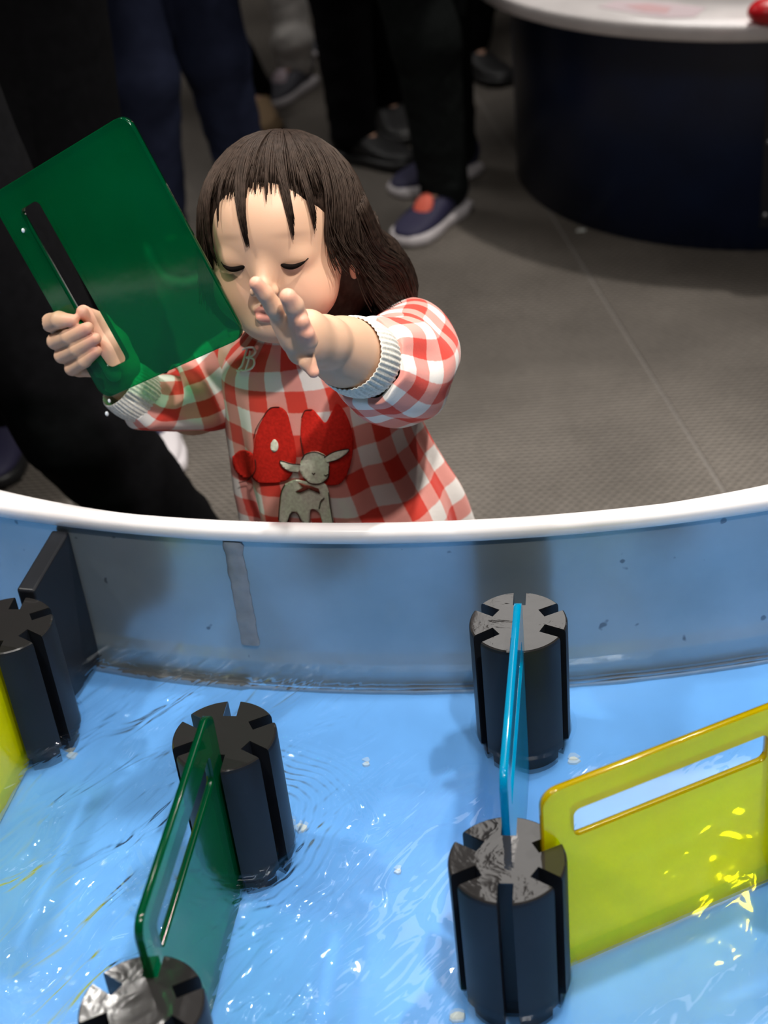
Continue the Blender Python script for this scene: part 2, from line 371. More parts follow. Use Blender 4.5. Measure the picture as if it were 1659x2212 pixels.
# dark bead of sealant along the foot of the wall, and the grey joint down the wall
pts = [(x, yi(x)-.011, .331) for x in np.linspace(.75, -.62, 150)]
rad = [.0032+.0022*noise.noise(Vector((p[0]*22, 0, 3))) + (.004 if -.42 < p[0] < -.18 else 0)*max(0, noise.noise(Vector((p[0]*9, 2, 1)))+.5) for p in pts]
V, F = tube_data([(pts, rad)], 6); mesh('sealant', V, F, M['seal'], T)
def wallpt(x, z, o=0.0): return np.array([x, yi(x)+.004-o, z])
xa, xb = atz(500, 1190, .53)[0], atz(540, 1440, .385)[0]
V = []; F = []; nn = 26
for i in range(nn):
    t = i/(nn-1); z = .531+(.384-.531)*t; xc = xa+(xb-xa)*t; wd = .0105+.0022*noise.noise(Vector((t*9, 1, 0)))
    for s_ in (-1, 1): V.append(wallpt(xc+s_*wd+.0015*noise.noise(Vector((t*14, s_*3, 5))), z, .0005))
    for s_ in (1, -1): V.append(wallpt(xc+s_*wd*.8, z, .0026))
for i in range(nn-1):
    for a, b in ((0, 3), (3, 2), (2, 1)): F.append((i*4+a, i*4+b, i*4+4+b, i*4+4+a))
mesh('joint_strip', V, F, M['seam'], T)

# lattice of posts
LAT = .323
dr = lambda a: np.array([cos(radians(a)), sin(radians(a))])
pRL = np.array([.072, .88]); pRU = pRL+LAT*dr(80)+np.array([-.003, .003]); pG = pRL+LAT*dr(140)+np.array([0, -.012]); pTL = pG+LAT*dr(140)+np.array([.004, .008]); pBL = pRL+LAT*dr(200); pRR = pRL+LAT*dr(20)
ZW = .362
def post_profile(R, slots, r_in=.027, hw=.0066, base=0):
    pts = []; angs = sorted(slots)
    ha = math.asin(hw/R); n = len(angs)
    for i, a in enumerate(angs):
        a0 = radians(a+base)
        u = np.array([cos(a0), sin(a0)]); v = np.array([-sin(a0), cos(a0)])
        for q in (u*sqrt(R*R-hw*hw)-v*hw, u*r_in-v*hw, u*r_in+v*hw, u*sqrt(R*R-hw*hw)+v*hw): pts.append(tuple(q))
        nx = radians(angs[(i+1) % n]+base)+(2*pi if i == n-1 else 0)
        k = max(4, int((nx-a0)/radians(5)))
        for t in range(1, k):
            aa = a0+ha+(nx-a0-2*ha)*t/k; pts.append((R*cos(aa), R*sin(aa)))
    return pts
def make_post(name, xy, label, slots=(20, 80, 140, 200, 260, 320), group=None):
    root = empty(name, (xy[0], xy[1], .33)); tag(root, label, 'post', 'black slotted posts in the water table')
    def solid(nm, levels, mat, topmat=None):
        bm = bmesh.new(); prev = None; rings = []
        for R, z in levels:
            rings.append([bm.verts.new((xy[0]+p[0], xy[1]+p[1], z)) for p in post_profile(R, slots, r_in=.027)])
        n = len(rings[0])
        for a, b in zip(rings, rings[1:]):
            for i in range(n): bm.faces.new((a[i], a[(i+1) % n], b[(i+1) % n], b[i]))
        f0 = bm.faces.new(rings[0][::-1]); f1 = bm.faces.new(rings[-1])
        if topmat:
            f1.material_index = 1
            for f in bm.faces:
                if abs(f.calc_center_median().z-levels[-1][1]) < .0016: f.material_index = 1
        o = bobj(nm, bm, [mat]+([topmat] if topmat else []), root)
        for p in o.data.polygons: p.use_smooth = p.area < 1e-3 and abs(p.normal.z) < .2
        e = o.modifiers.new('es', 'EDGE_SPLIT'); e.split_angle = radians(28)
        return o
    solid('post_body', [(.0470, .3505), (.0505, .3535), (.0508, .4990), (.0500, .5020), (.0485, .5032)], M['post'], M['post_top'])
    solid('post_foot', [(.0440, .3300), (.0448, .3500)], M['post'])
    return root
A6 = (20, 80, 140, 200, 260, 320)
make_post('slotted_post', pRU, 'black slotted post nearest the wall, blue panel leading down from it', (20, 80, 140, 206, 260, 326))
make_post('slotted_post', pRL, 'black slotted post with wet mottled top between the blue and yellow panels')
make_post('slotted_post', pG, 'black slotted post at centre left, green panel sloping away below it')
make_post('slotted_post', pTL, 'black slotted post at the left edge beside the black divider')
make_post('slotted_post', pBL, 'black slotted post cut by the bottom edge, below the green panel')
make_post('slotted_post', pRR, 'black slotted post only just showing at the right edge, end of the yellow panel')
# black divider from the left post to the wall
d0 = pTL+.0505*dr(72); xe = -.372; d1 = np.array([xe, yi(xe)+.002]); dd = (d1-d0)/np.linalg.norm(d1-d0); nv = np.array([-dd[1], dd[0]])
bm = bmesh.new(); vs = []
for z in (.331, .512):
    for p in (d0-nv*.011, d1-nv*.011, d1+nv*.011, d0+nv*.011): vs.append(bm.verts.new((p[0], p[1], z+(.014 if (z > .4 and abs((p-d1)@dd) < .001) else 0))))
for q in ((3, 2, 1, 0), (4, 5, 6, 7), (0, 1, 5, 4), (1, 2, 6, 5), (2, 3, 7, 6), (3, 0, 4, 7)): bm.faces.new([vs[i] for i in q])
bevel(bobj('divider', bm, M['post'], T), .003, 3)
tag(T.children[-1], 'black upright divider')

# panels
def panel_mesh(name, mats):
    L, H, t = .255, .226, .0072; ro, ri = .016, .007
    def rr(x0, y0, x1, y1, r, n=6):
        out = []
        for cx, cy, a in ((x1-r, y1-r, 0), (x0+r, y1-r, 90), (x0+r, y0+r, 180), (x1-r, y0+r, 270)):
            for k in range(n+1): out.append((cx+r*cos(radians(a+90*k/n)), cy+r*sin(radians(a+90*k/n))))
        return out
    o = rr(0, 0, L, H, ro); i = rr(.029, H-.062, L-.029, H-.030, ri); n, m = len(o), len(i)
    bm = bmesh.new(); res = {}
    for s_ in (-1, 1):
        vo = [bm.verts.new((x, s_*t/2, z)) for x, z in o]; vi = [bm.verts.new((x, s_*t/2, z)) for x, z in i]
        es = [bm.edges.new((vo[k], vo[(k+1) % n])) for k in range(n)]+[bm.edges.new((vi[k], vi[(k+1) % m])) for k in range(m)]
        bmesh.ops.triangle_fill(bm, use_beauty=True, edges=es); res[s_] = (vo, vi)
    nf = len(bm.faces)
    for w_, c in ((0, n), (1, m)):
        a, b = res[-1][w_], res[1][w_]
        for k in range(c):
            f = bm.faces.new((a[k], a[(k+1) % c], b[(k+1) % c], b[k])); f.material_index = 1; f.smooth = True
    bmesh.ops.recalc_face_normals(bm, faces=bm.faces[:])
    me = bpy.data.meshes.new(name); bm.to_mesh(me); bm.free()
    for q in mats: me.materials.append(q)
    return me
def set_panel(me, P, ang, label, s0=.034, z0=.337, tilt=0):
    o = bpy.data.objects.new('acrylic_panel', me); COL.objects.link(o)
    p = P+dr(ang)*s0; o.location = (p[0], p[1], z0); o.rotation_euler = (0, 0, radians(ang)); tag(o, label, 'panel', 'coloured acrylic panels'); return o
mg = panel_mesh('acrylic_panel', [M['green'], M['green_e']]); my = panel_mesh('acrylic_panel', [M['yellow'], M['yellow_e']]); mb = panel_mesh('acrylic_panel', [M['blue'], M['blue_e']])
a_ = lambda P, Q: math.degrees(atan2(*(Q-P)[::-1]))
set_panel(my, pRL, a_(pRL, pRR), 'yellow translucent panel with handle slot standing in the water at the right')
set_panel(mg, pG, a_(pG, pBL), 'green translucent panel with handle slot standing between two posts at lower left', s0=.030)
set_panel(mb, pRL+np.array([-.0028, 0]), a_(pRL, pRU)-1.25, 'blue translucent panel seen edge-on between the two right-hand posts')
set_panel(my, pTL, 257, 'yellow panel corner below the post at the left edge')
# held panel: pose solved from its four corners
def rot3(rx, ry, rz):
    X = np.array([[1, 0, 0], [0, cos(rx), -sin(rx)], [0, sin(rx), cos(rx)]]); Z = np.array([[cos(rz), -sin(rz), 0], [sin(rz), cos(rz), 0], [0, 0, 1]]); Y = np.array([[cos(ry), 0, sin(ry)], [0, 1, 0], [-sin(ry), 0, cos(ry)]])
    return Z@X@Y
PM = rot3(-.097, -2.054, -.525); PC = np.array([-.259, 1.496, .816])
hp = bpy.data.objects.new('acrylic_panel', mg); COL.objects.link(hp)
org = PC-PM@np.array([.1275, 0, .113])
hp.matrix_world = Matrix([[*PM[0], org[0]], [*PM[1], org[1]], [*PM[2], org[2]], [0, 0, 0, 1]])
tag(hp, 'dark green panel with handle slot held up in the toddler\'s hand', 'panel', 'coloured acrylic panels')
PN = PM@np.array([0, 1, 0])
def Q(px, py, o=0.0):
    d = ray(px, py); t = ((PC+PN*o-CAM)@PN)/(d@PN); return CAM+d*t

# water
bm = bmesh.new(); vs = [bm.verts.new((p[0], p[1], ZW)) for p in off(inner, -.0005)]; bm.faces.new(vs)
def collar(c, r0, r1, n=48):
    a = [bm.verts.new((c[0]+r0*cos(2*pi*k/n), c[1]+r0*sin(2*pi*k/n), ZW+.0042)) for k in range(n)]
    m_ = [bm.verts.new((c[0]+(r0*.6+r1*.4)*cos(2*pi*k/n), c[1]+(r0*.6+r1*.4)*sin(2*pi*k/n), ZW+.0014)) for k in range(n)]
    b = [bm.verts.new((c[0]+r1*cos(2*pi*k/n), c[1]+r1*sin(2*pi*k/n), ZW+.0002)) for k in range(n)]
    for u_, v_ in ((a, m_), (m_, b)):
        for k in range(n): bm.faces.new((u_[k], v_[k], v_[(k+1) % n], u_[(k+1) % n]))
for c in (pRU, pRL, pG, pTL, pBL, pRR): collar(c, .0503, .0575)
bm.normal_update()
for f in bm.faces:
    if f.normal.z < 0: f.normal_flip()
wme = bpy.data.meshes.new('water'); bm.to_mesh(wme); bm.free(); wtr = link('water', wme, M['water'], None, False); tag(wtr, 'shallow clear rippling water over the blue basin floor', 'water', kind='stuff')

# pale chips lying on the basin floor
def chip(px, py, r, label):
    c = atz(px, py, .3335); n = 9; bm = bmesh.new(); a0 = random.random()*6
    pr = [(r*(.55+.45*random.random())*cos(a0+2*pi*k/n), r*(.45+.45*random.random())*sin(a0+2*pi*k/n)) for k in range(n)]
    t = [bm.verts.new((c[0]+p[0], c[1]+p[1], .3325)) for p in pr]; b = [bm.verts.new((c[0]+p[0]*1.1, c[1]+p[1]*1.1, .3303)) for p in pr]
    bm.faces.new(t); bm.faces.new(b[::-1])
    for k in range(n): bm.faces.new((b[k], b[(k+1) % n], t[(k+1) % n], t[k]))
    tag(bobj('paper_scrap', bm, M['chip']), label, 'scrap', 'pale scraps on the basin floor')
chip(1238, 1641, .0085, 'pale scrap under water to the right of the post nearest the wall')
chip(648, 1785, .0090, 'pale scrap under water to the right of the centre left post')
chip(155, 1628, .0075, 'pale scrap under water to the right of the left edge post')
chip(988, 2195, .0080, 'pale scrap under water at the left foot of the lower right post')
chip(790, 1648, .0050, 'tiny whitish scrap on the open basin floor below the wall')
chip(860, 1880, .0045, 'tiny whitish scrap on the basin floor midway between the centre left and lower right posts')

# ------------------------------------------------------------------ toddler
HM = rot3(-.327, -.029, -.23); HC = np.array([-.080, 1.515, .806]); HS = 1.09
def hl(x, y, z): return HM@(np.array([x, y, z])*HS)+HC
P3 = aty
vol = Vol((-.36, 1.195, .575), (.125, 1.66, .955), .0016)
def he(c, r, k=.01, sub=False): vol.ell(hl(*c), np.array(r)*HS, HM, k, sub)
def hc(a, b, ra, rb=None, k=.004, sub=False): vol.cap(hl(*a), hl(*b), ra*HS, (rb or ra)*HS, k, sub)
he((0, .010, .022), (.071, .088, .078))
he((0, -.020, -.016), (.061, .052, .066), .02)
he((0, -.036, .028), (.053, .046, .046), .02)
for s_ in (-1, 1):
    he((s_*.031, -.036, -.038), (.030, .030, .030), .016)
he((0, -.040, -.070), (.030, .026, .019), .022)
hc((0, -.070, -.004), (0, -.079, -.028), .006, .008, .012)
he((0, -.0835, -.031), (.0085, .0080, .0075), .006)
for s_ in (-1, 1):
    he((s_*.0088, -.0765, -.0345), (.0055, .007, .005), .004)
    he((s_*.029, -.0585, -.003), (.0165, .0145, .0135), .008)
    he((s_*.0048, -.0845, -.0405), (.0024, .003, .0022), .0015, True)
    he((s_*.071, .008, -.014), (.0065, .0145, .021), .005)
    he((s_*.0775, .006, -.014), (.0035, .0085, .013), .003, True)
    for a, b in (((.0155, -.0690, -.0085), (.022, -.0735, -.0118)), ((.022, -.0735, -.0118), (.031, -.0748, -.0125)), ((.031, -.0748, -.0125), (.0395, -.0700, -.0098))):
        hc((a[0]*s_, a[1], a[2]), (b[0]*s_, b[1], b[2]), .0012, k=.0015, sub=True)
hc((-.012, -.0680, -.0525), (0, -.0718, -.0505), .0030, .0046, .004); hc((.012, -.0680, -.0525), (0, -.0718, -.0505), .0030, .0046, .004)
hc((-.008, -.0688, -.0600), (.008, -.0688, -.0600), .0048, k=.004)
hc((-.0135, -.0712, -.0558), (0, -.0762, -.0560), .0016, k=.0016, sub=True); hc((.0135, -.0712, -.0558), (0, -.0762, -.0560), .0016, k=.0016, sub=True)
# neck and shoulders
vol.cap(hl(0, .022, -.055), (-.078, 1.545, .672), .040, .042, .02)
vol.ell((-.072, 1.552, .625), (.095, .058, .055), None, .03)
# right arm of the picture (reaching hand)
shL = np.array([.030, 1.56, .655]); elL = P3(895, 815, 1.46); cuL = P3(775, 775, 1.345)
fa1 = P3(738, 757, 1.322); wr = P3(700, 738, 1.290)
vol.chain([shL, elL, cuL, fa1, wr], [.038, .033, .029, .0265, .0225], .03)
for K, r_ in ((( 611, 690, 1.250), .0105), ((622, 712, 1.245), .0115), ((634, 738, 1.245), .0118), ((648, 764, 1.250), .0108)): vol.cap(wr, P3(*K), .0215, r_, .009)
vol.ell(P3(672, 728, 1.268), (.020, .022, .027), None, .008)
digs = [([(611, 690, 1.250), (592, 664, 1.241), (572, 634, 1.236), (553, 612, 1.233)], [.0100, .0086, .0076, .0064]),
        ([(642, 716, 1.245), (643, 684, 1.233), (634, 660, 1.226), (622, 641, 1.222)], [.0100, .0092, .0092, .0078]),
        ([(654, 735, 1.240), (657, 715, 1.229), (652, 694, 1.223)], [.0090, .0082, .0072]),
        ([(660, 752, 1.240), (668, 736, 1.230), (664, 720, 1.223)], [.0084, .0078, .0066]),
        ([(655, 764, 1.245), (664, 782, 1.234), (677, 804, 1.228)], [.0094, .0078, .0056])]
TIPS = []
for pts, rs in digs:
    W3 = [P3(*p) for p in pts]; vol.chain(W3, rs, .0026, .005); TIPS.append(W3[-1])
# hand wrapped round the held panel
palm = [Q(212, 705, .017), Q(240, 748, .019), Q(262, 790, .021)]
vol.chain(palm, [.0165, .019, .018], .01)
vol.cap(Q(190, 745, .022), palm[1], .015, .017, .01)
wrR = P3(268, 822, 1.530); vol.cap(palm[2], wrR, .019, .020, .012); vol.cap(palm[0], Q(172, 735, .018), .013, .012, .008)
shR = np.array([-.150, 1.565, .648]); elR = P3(420, 880, 1.555); vol.chain([wrR, P3(318, 860, 1.535), elR, shR], [.020, .026, .032, .036], .012)
fing = [([(175, 715, .016), (126, 700, .010), (110, 697, -.004), (128, 691, -.0135), (158, 692, -.0115)], [.0085, .0098, .0105, .0096, .0066]),
        ([(185, 745, .016), (135, 738, .010), (119, 737, -.004), (148, 727, -.0130), (190, 708, -.0110)], [.0085, .0090, .0092, .0086, .0066]),
        ([(200, 770, .016), (150, 768, .010), (134, 768, -.003), (165, 754, -.0125), (207, 731, -.0105)], [.0085, .0088, .0088, .0082, .0064]),
        ([(215, 800, .016), (172, 798, .010), (156, 795, -.002), (182, 780, -.0115), (209, 758, -.0100)], [.0085, .0085, .0086, .0076, .0060])]
for pts, rs in fing:
    W3 = [Q(*p) for p in pts]; vol.chain(W3, rs, .0024, .006); TIPS.append(W3[-1])
th = [palm[0], Q(200, 688, .010), Q(180, 674, .000)]; vol.chain(th, [.0125, .0095, .0080], .004); TIPS.append(th[-1])
V, F = vol.mesh()
# lower body, hidden behind the table but standing on the floor
vb = Vol((-.22, 1.40, 0.04), (.12, 1.70, .64), .007)
vb.ell((-.068, 1.552, .56), (.095, .062, .10), None, .03); vb.ell((-.055, 1.555, .44), (.098, .072, .085), None, .04)
for s_ in (-1, 1): vb.chain([(-.05+s_*.045, 1.555, .42), (-.05+s_*.052, 1.545, .24), (-.05+s_*.055, 1.57, .06)], [.056, .042, .030], .02)
V2, F2 = vb.mesh()
def skincol(V):
    n = len(V); c = np.tile(np.array([.64, .395, .262]), (n, 1))
    Lh = ((V-HC)@HM)/HS
    def g(p, r): return np.exp(-(((Lh-np.array(p))/np.array(r))**2).sum(1))[:, None]
    def mixc(c, m, col): return c*(1-m)+np.array(col)*m
    for s_ in (-1, 1):
        c = mixc(c, .35*g((s_*.040, -.055, -.036), (.020, .03, .018)), (.80, .36, .26))
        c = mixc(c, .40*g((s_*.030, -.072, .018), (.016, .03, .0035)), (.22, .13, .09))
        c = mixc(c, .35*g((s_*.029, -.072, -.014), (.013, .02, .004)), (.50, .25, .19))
    lip = (np.abs(Lh[:, 0]) < .0145) & (Lh[:, 1] < -.062) & (np.abs(Lh[:, 2]+.0558) < .0095*(1-(Lh[:, 0]/.0150)**2))
    c[lip] = c[lip]*.25+np.array([.66, .24, .20])*.75
    c = mixc(c, .9*g((0, -.076, -.0560), (.010, .012, .0016)), (.16, .05, .04))
    for t in TIPS:
        d = ((V-t)**2).sum(1); c = mixc(c, (.55*np.exp(-d/(.0105**2)))[:, None], (.86, .34, .27))
    return np.concatenate([c, np.ones((n, 1))], 1)
VA = np.vstack([V, V2]); FA = np.vstack([F, F2+len(V)])
kid = np_mesh('person', VA, FA, M['skin'], cols=skincol(VA))
tag(kid, 'toddler in red and white gingham dress reaching out one hand and holding a green panel', 'person')
# closed-eye lash lines
paths = []
for s_ in (-1, 1):
    k = catmull([(s_*.0150, -.0705, -.0080), (s_*.022, -.0752, -.0112), (s_*.031, -.0765, -.0120), (s_*.0390, -.0718, -.0092), (s_*.0435, -.0668, -.0055)], 16)
    Pp = [hl(*p) for p in k]; paths.append((Pp, [.0005+.0023*sin(pi*min(1, (i+1)/14)) for i in range(16)]))
    V_, F_ = tube_data([paths[-1]], 6); mesh('eyelash', V_, F_, M['lash'], kid)

# hair: shell plus strands
vh = Vol((-.30, 1.38, .62), (.14, 1.70, .965), .003)
def hhe(c, r, k=.01, sub=False): vh.ell(hl(*c), np.array(r)*HS, HM, k, sub)
hhe((0, .014, .024), (.080, .095, .086)); hhe((0, .045, -.03), (.080, .060, .075), .03)
hw = [np.array(p) for p in ((P3(815, 560, 1.55), P3(845, 620, 1.56), P3(868, 668, 1.575)))]
vh.chain([hl(.060, .03, .0)]+hw, [.036, .027, .025, .012], .015)
vh.chain([hl(.058, .055, -.02), P3(760, 640, 1.61), P3(770, 670, 1.61)], [.036, .036, .02], .02)
vh.chain([hl(-.064, .020, .0), hl(-.068, .024, -.045), hl(-.066, .03, -.070)], [.026, .022, .014], .02)
hhe((0, -.100, -.030), (.063, .082, .098), .012, True)
hhe((.050, -.085, .000), (.030, .060, .045), .010, True)
V, F = vh.mesh(); hair = np_mesh('hair', V, F, M['hair'], kid)
HCc = np.array([0, .014, .024]); HR = np.array([.0815, .0965, .0875])
tilt = rot3(radians(-14), 0, 0)       # crown lies behind the top
def shell(phi, al, sc=1.0):          # phi 0 = forward, + = picture right
    d = np.array([sin(phi)*sin(al), -cos(phi)*sin(al), cos(al)]); d = tilt@d
    return HCc+d*HR*sc
WD = HM.T@np.array([0, 0, -1.])      # world down in head space
strands = []; A_ = np.array
def strand(pl, r0, taper=.35):
    n = len(pl); strands.append(([hl(*p) for p in pl], [r0*(1-(1-taper)*(i/(n-1))**2) for i in range(n)]))
for i in range(1500):
    phi = rng.uniform(-pi, pi)
    if abs(phi) < radians(47): continue
    sc = 1.0+rng.uniform(-.01, .045); a1 = radians(rng.uniform(92, 104)); pl = []
    wob = rng.uniform(-.03, .03)
    for t in np.linspace(0, 1, 9): pl.append(shell(phi+wob*sin(3*t), radians(6)+(a1-radians(6))*t, sc))
    p = np.array(pl[-1]); drn = p-pl[-2]; drn = drn/np.linalg.norm(drn); out = np.array([p[0], p[1]-.01, 0]); out /= np.linalg.norm(out)+1e-6
    Lh = rng.uniform(.045, .075) if phi < 0 else rng.uniform(.055, .088)
    if abs(phi) < radians(72): Lh *= .55; 
    flick = rng.uniform(.1, .9) if phi > 0 else rng.uniform(-.1, .3)
    for t in np.linspace(0, 1, 7)[1:]:
        dd_ = drn*(1-t)+WD*t+out*flick*t*t*1.0+np.array([.25, .1, 0])*t*(1 if phi > 0 else 0); dd_ /= np.linalg.norm(dd_); p = p+dd_*Lh/6; pl.append(p.copy())
    strand(pl, rng.uniform(.0007, .0016))
for i in range(420):                  # hair above the forehead
    phi = radians(rng.uniform(-50, 50)); sc = 1.0+rng.uniform(.0, .035); a1 = radians(rng.uniform(62, 84))
    strand([shell(phi*(.75+.25*t), radians(5)+(a1-radians(5))*t, sc) for t in np.linspace(0, 1, 9)], rng.uniform(.0009, .0017))
for cphi, wd, al, n_, ce in ((-50, 6, 94, 60, -50), (-42, 6, 97, 70, -44), (-17, 7.5, 88, 120, -6), (-29, 2.5, 74, 16, -29), (9, 4.5, 84, 60, 27), (2, 3, 64, 20, 8), (22, 3.2, 80, 40, 42), (30, 3.0, 58, 24, 44), (46, 4, 66, 30, 50), (54, 5, 84, 60, 58)):
    for i in range(n_):
        ph = radians(cphi+rng.uniform(-wd, wd)); cc = radians(ce); e = radians(al+24+rng.uniform(-12, 2)); sc = 1.0+rng.uniform(.0, .03)
        strand([shell(ph*(1-t**1.5*.85)+cc*t**1.5*.85, radians(10)+(e-radians(10))*t, sc+.005+.02*t*t) for t in np.linspace(0, 1, 12)], rng.uniform(.0007, .0014), .2)
for ctl, rad_, n_ in (([hl(.052, .005, .045), hl(.062, .03, .0)]+hw, [.034, .036, .030, .028, .013], 620), ([hl(.050, .06, .02), hl(.058, .055, -.02), P3(760, 640, 1.61), P3(790, 690, 1.60)], [.036, .036, .034, .014], 200), ([hl(-.055, .01, .035), hl(-.066, .018, .0), hl(-.068, .024, -.045), hl(-.066, .03, -.075)], [.026, .027, .024, .009], 160)):
    ct = catmull(ctl, 14); rr_ = catmull([[q] for q in rad_], 14)[:, 0]
    for i in range(n_):
        a = rng.uniform(0, 2*pi); e = A_([cos(a), sin(a)*.55, sin(a)*.6]); sc = rng.uniform(1.0, 1.12); nn_ = rng.randint(10, 15); tw = rng.uniform(-.5, .5)
        strands.append(([ct[k]+np.array([cos(a+tw*k/14), sin(a+tw*k/14), .1*sin(a)])*rr_[k]*sc+np.array([0, 0, .0]) for k in range(nn_)], [rng.uniform(.0008, .0013)*(1-.6*(k/nn_)**2) for k in range(nn_)]))
V, F = tube_data(strands, 4); so = mesh('hair_strands', V, F, M['hair'], kid); tag(so, kind='stuff')

# dress: lofted cloth
def loft(name, rings, nr, ns, mat, parent, uvs, disp=None, close=False, thick=0, flip=False):
    """rings: list of (centre, axis_a, axis_b) ; axes carry the radii"""
    K = catmull([np.concatenate(r) for r in rings], nr); V = []; L = 0; Ls = [0]
    for i in range(1, nr): L += np.linalg.norm(K[i][:3]-K[i-1][:3]); Ls.append(L)
    for i in range(nr):
        c, a, b = K[i][:3], K[i][3:6], K[i][6:9]
        for k in range(ns):
            t = 2*pi*k/ns; e = cos(t)*a+sin(t)*b; s_ = 1+(disp(i/(nr-1), t) if disp else 0); V.append(c+e*s_)
    F = []; U = []
    for i in range(nr-1):
        for k in range(ns):
            k2 = (k+1) % ns; F.append((i*ns+k, i*ns+k2, (i+1)*ns+k2, (i+1)*ns+k))
            u0, u1 = uvs[0]*k/ns, uvs[0]*(k+1)/ns; v0, v1 = Ls[i]/uvs[1]+uvs[2], Ls[i+1]/uvs[1]+uvs[2]; U.append(((u0, v0), (u1, v0), (u1, v1), (u0, v1)))
    o = mesh(name, V, F, mat, parent, True, U)
    if thick: md = o.modifiers.new('s', 'SOLIDIFY'); md.thickness = thick; md.offset = -1
    return o
A = np.array
def hring(x, y, z, rx, ry, tz=0): return (A([x, y, z]), A([rx, 0, tz]), A([0, ry, 0]))
def fold(t, a):
    g = max(0, t-.25); s_ = .012*noise.noise(Vector((cos(a)*2.2, sin(a)*2.2, t*5)))*2
    return s_+g*(.085*sin(9*a+1.2+2*t)+.05*sin(14*a+3*t+.6)+.10*noise.noise(Vector((cos(a)*1.5, sin(a)*1.5, t*3+4))))
dress = loft('dress', [hring(-.080, 1.540, .706, .043, .041), hring(-.079, 1.542, .693, .060, .052, .004), hring(-.074, 1.546, .672, .092, .066, .008), hring(-.068, 1.552, .640, .108, .080), hring(-.066, 1.552, .600, .110, .089),
    hring(-.062, 1.552, .550, .116, .098), hring(-.053, 1.552, .500, .127, .108), hring(-.042, 1.555, .450, .136, .122), hring(-.040, 1.56, .390, .146, .136), hring(-.038, 1.56, .310, .158, .148)], 90, 240, M['gingham'], kid, (15, .050, .1), fold, thick=.0015)
kids = dress
def frame(c, ax, ra, rb=None, up=(0, 0, 1)):
    ax = A(ax, float) if not isinstance(ax, np.ndarray) else ax; ax = ax/np.linalg.norm(ax); a = np.cross(ax, A(up)); a /= np.linalg.norm(a); b = np.cross(ax, a)
    return (A(c), a*ra, b*(rb or ra))
def sfold(seed, amp):
    def f(t, a):
        e = min(1, t*2.5)
        return e*amp*(noise.noise(Vector((cos(a)*1.3+seed, sin(a)*1.3, t*4)))*1.4+.35*sin(7*a+seed+5*t)*t+.25*sin(t*16+2*sin(a+seed)))
    return f
cL = P3(800, 782, 1.362)
axL = (P3(700, 738, 1.29)-P3(830, 790, 1.39)); axL /= np.linalg.norm(axL)
s1 = P3(870, 745, 1.545); s2 = P3(884, 775, 1.49); s3 = P3(868, 800, 1.435); s4 = P3(842, 800, 1.40)
loft('sleeve', [frame(P3(820, 745, 1.575), (1, -.6, -.1), .040, .050), frame(s1, (.5, -1, -.1), .055, .060), frame(s2, (.0, -1, .1), .058, .066), frame(s3, (-.2, -1, .3), .060, .064), frame(s4, axL, .056, .058), frame(cL+axL*.004, axL, .047, .046), frame(cL+axL*.010, axL, .037, .037)],
     54, 110, M['gingham'], dress, (8, .050, 0), sfold(1.3, .10), thick=.0012)
def cuff(c, ax, r, ln, parent, flare=1.08, nrib=44):
    rg = [frame(c-ax*.003, ax, r*.94), frame(c+ax*ln*.15, ax, r*1.02), frame(c+ax*ln*.55, ax, r*flare), frame(c+ax*ln*.95, ax, r*1.0), frame(c+ax*ln*1.02, ax, r*.965), frame(c+ax*ln*.95, ax, r*.93), frame(c+ax*ln*.5, ax, r*.93), frame(c+ax*ln*.1, ax, r*.9)]
    return loft('cuff', rg, 44, nrib*6, M['cuff'], parent, (8, .05, 0), lambda t, a: .014*sin(nrib*a)*(1 if t < .85 else .3)+.02*noise.noise(Vector((cos(a), sin(a), 3*t))))
cuff(cL+axL*.006, axL, .0385, .047, dress, 1.06)
# sleeve on the picture's left
axR = (wrR-P3(345, 872, 1.54)); axR /= np.linalg.norm(axR); cR = P3(312, 862, 1.530)
loft('sleeve', [frame(P3(520, 790, 1.575), (-1, -.3, -.2), .038, .050), frame(P3(485, 822, 1.568), (-1, -.3, -.3), .046, .052), frame(P3(440, 850, 1.560), (-1, -.3, -.2), .044, .046), frame(P3(395, 862, 1.550), (-1, -.3, .0), .042, .042), frame(P3(350, 868, 1.542), axR, .042, .041), frame(P3(326, 868, 1.535), axR, .040, .038), frame(cR+axR*.004, axR, .032, .031)],
     54, 110, M['gingham'], dress, (7, .048, .3), sfold(4.1, .09), thick=.0012)
cuff(cR, axR, .0315, .036, dress, 1.05, 40)
loft('collar', [hring(-.080, 1.538, .700, .046, .043), hring(-.080, 1.537, .712, .0445, .042), hring(-.080, 1.536, .718, .043, .041), hring(-.080, 1.536, .712, .0415, .040)], 12, 120, M['cuff'], dress, (8, .05, 0), lambda t, a: .01*sin(40*a))

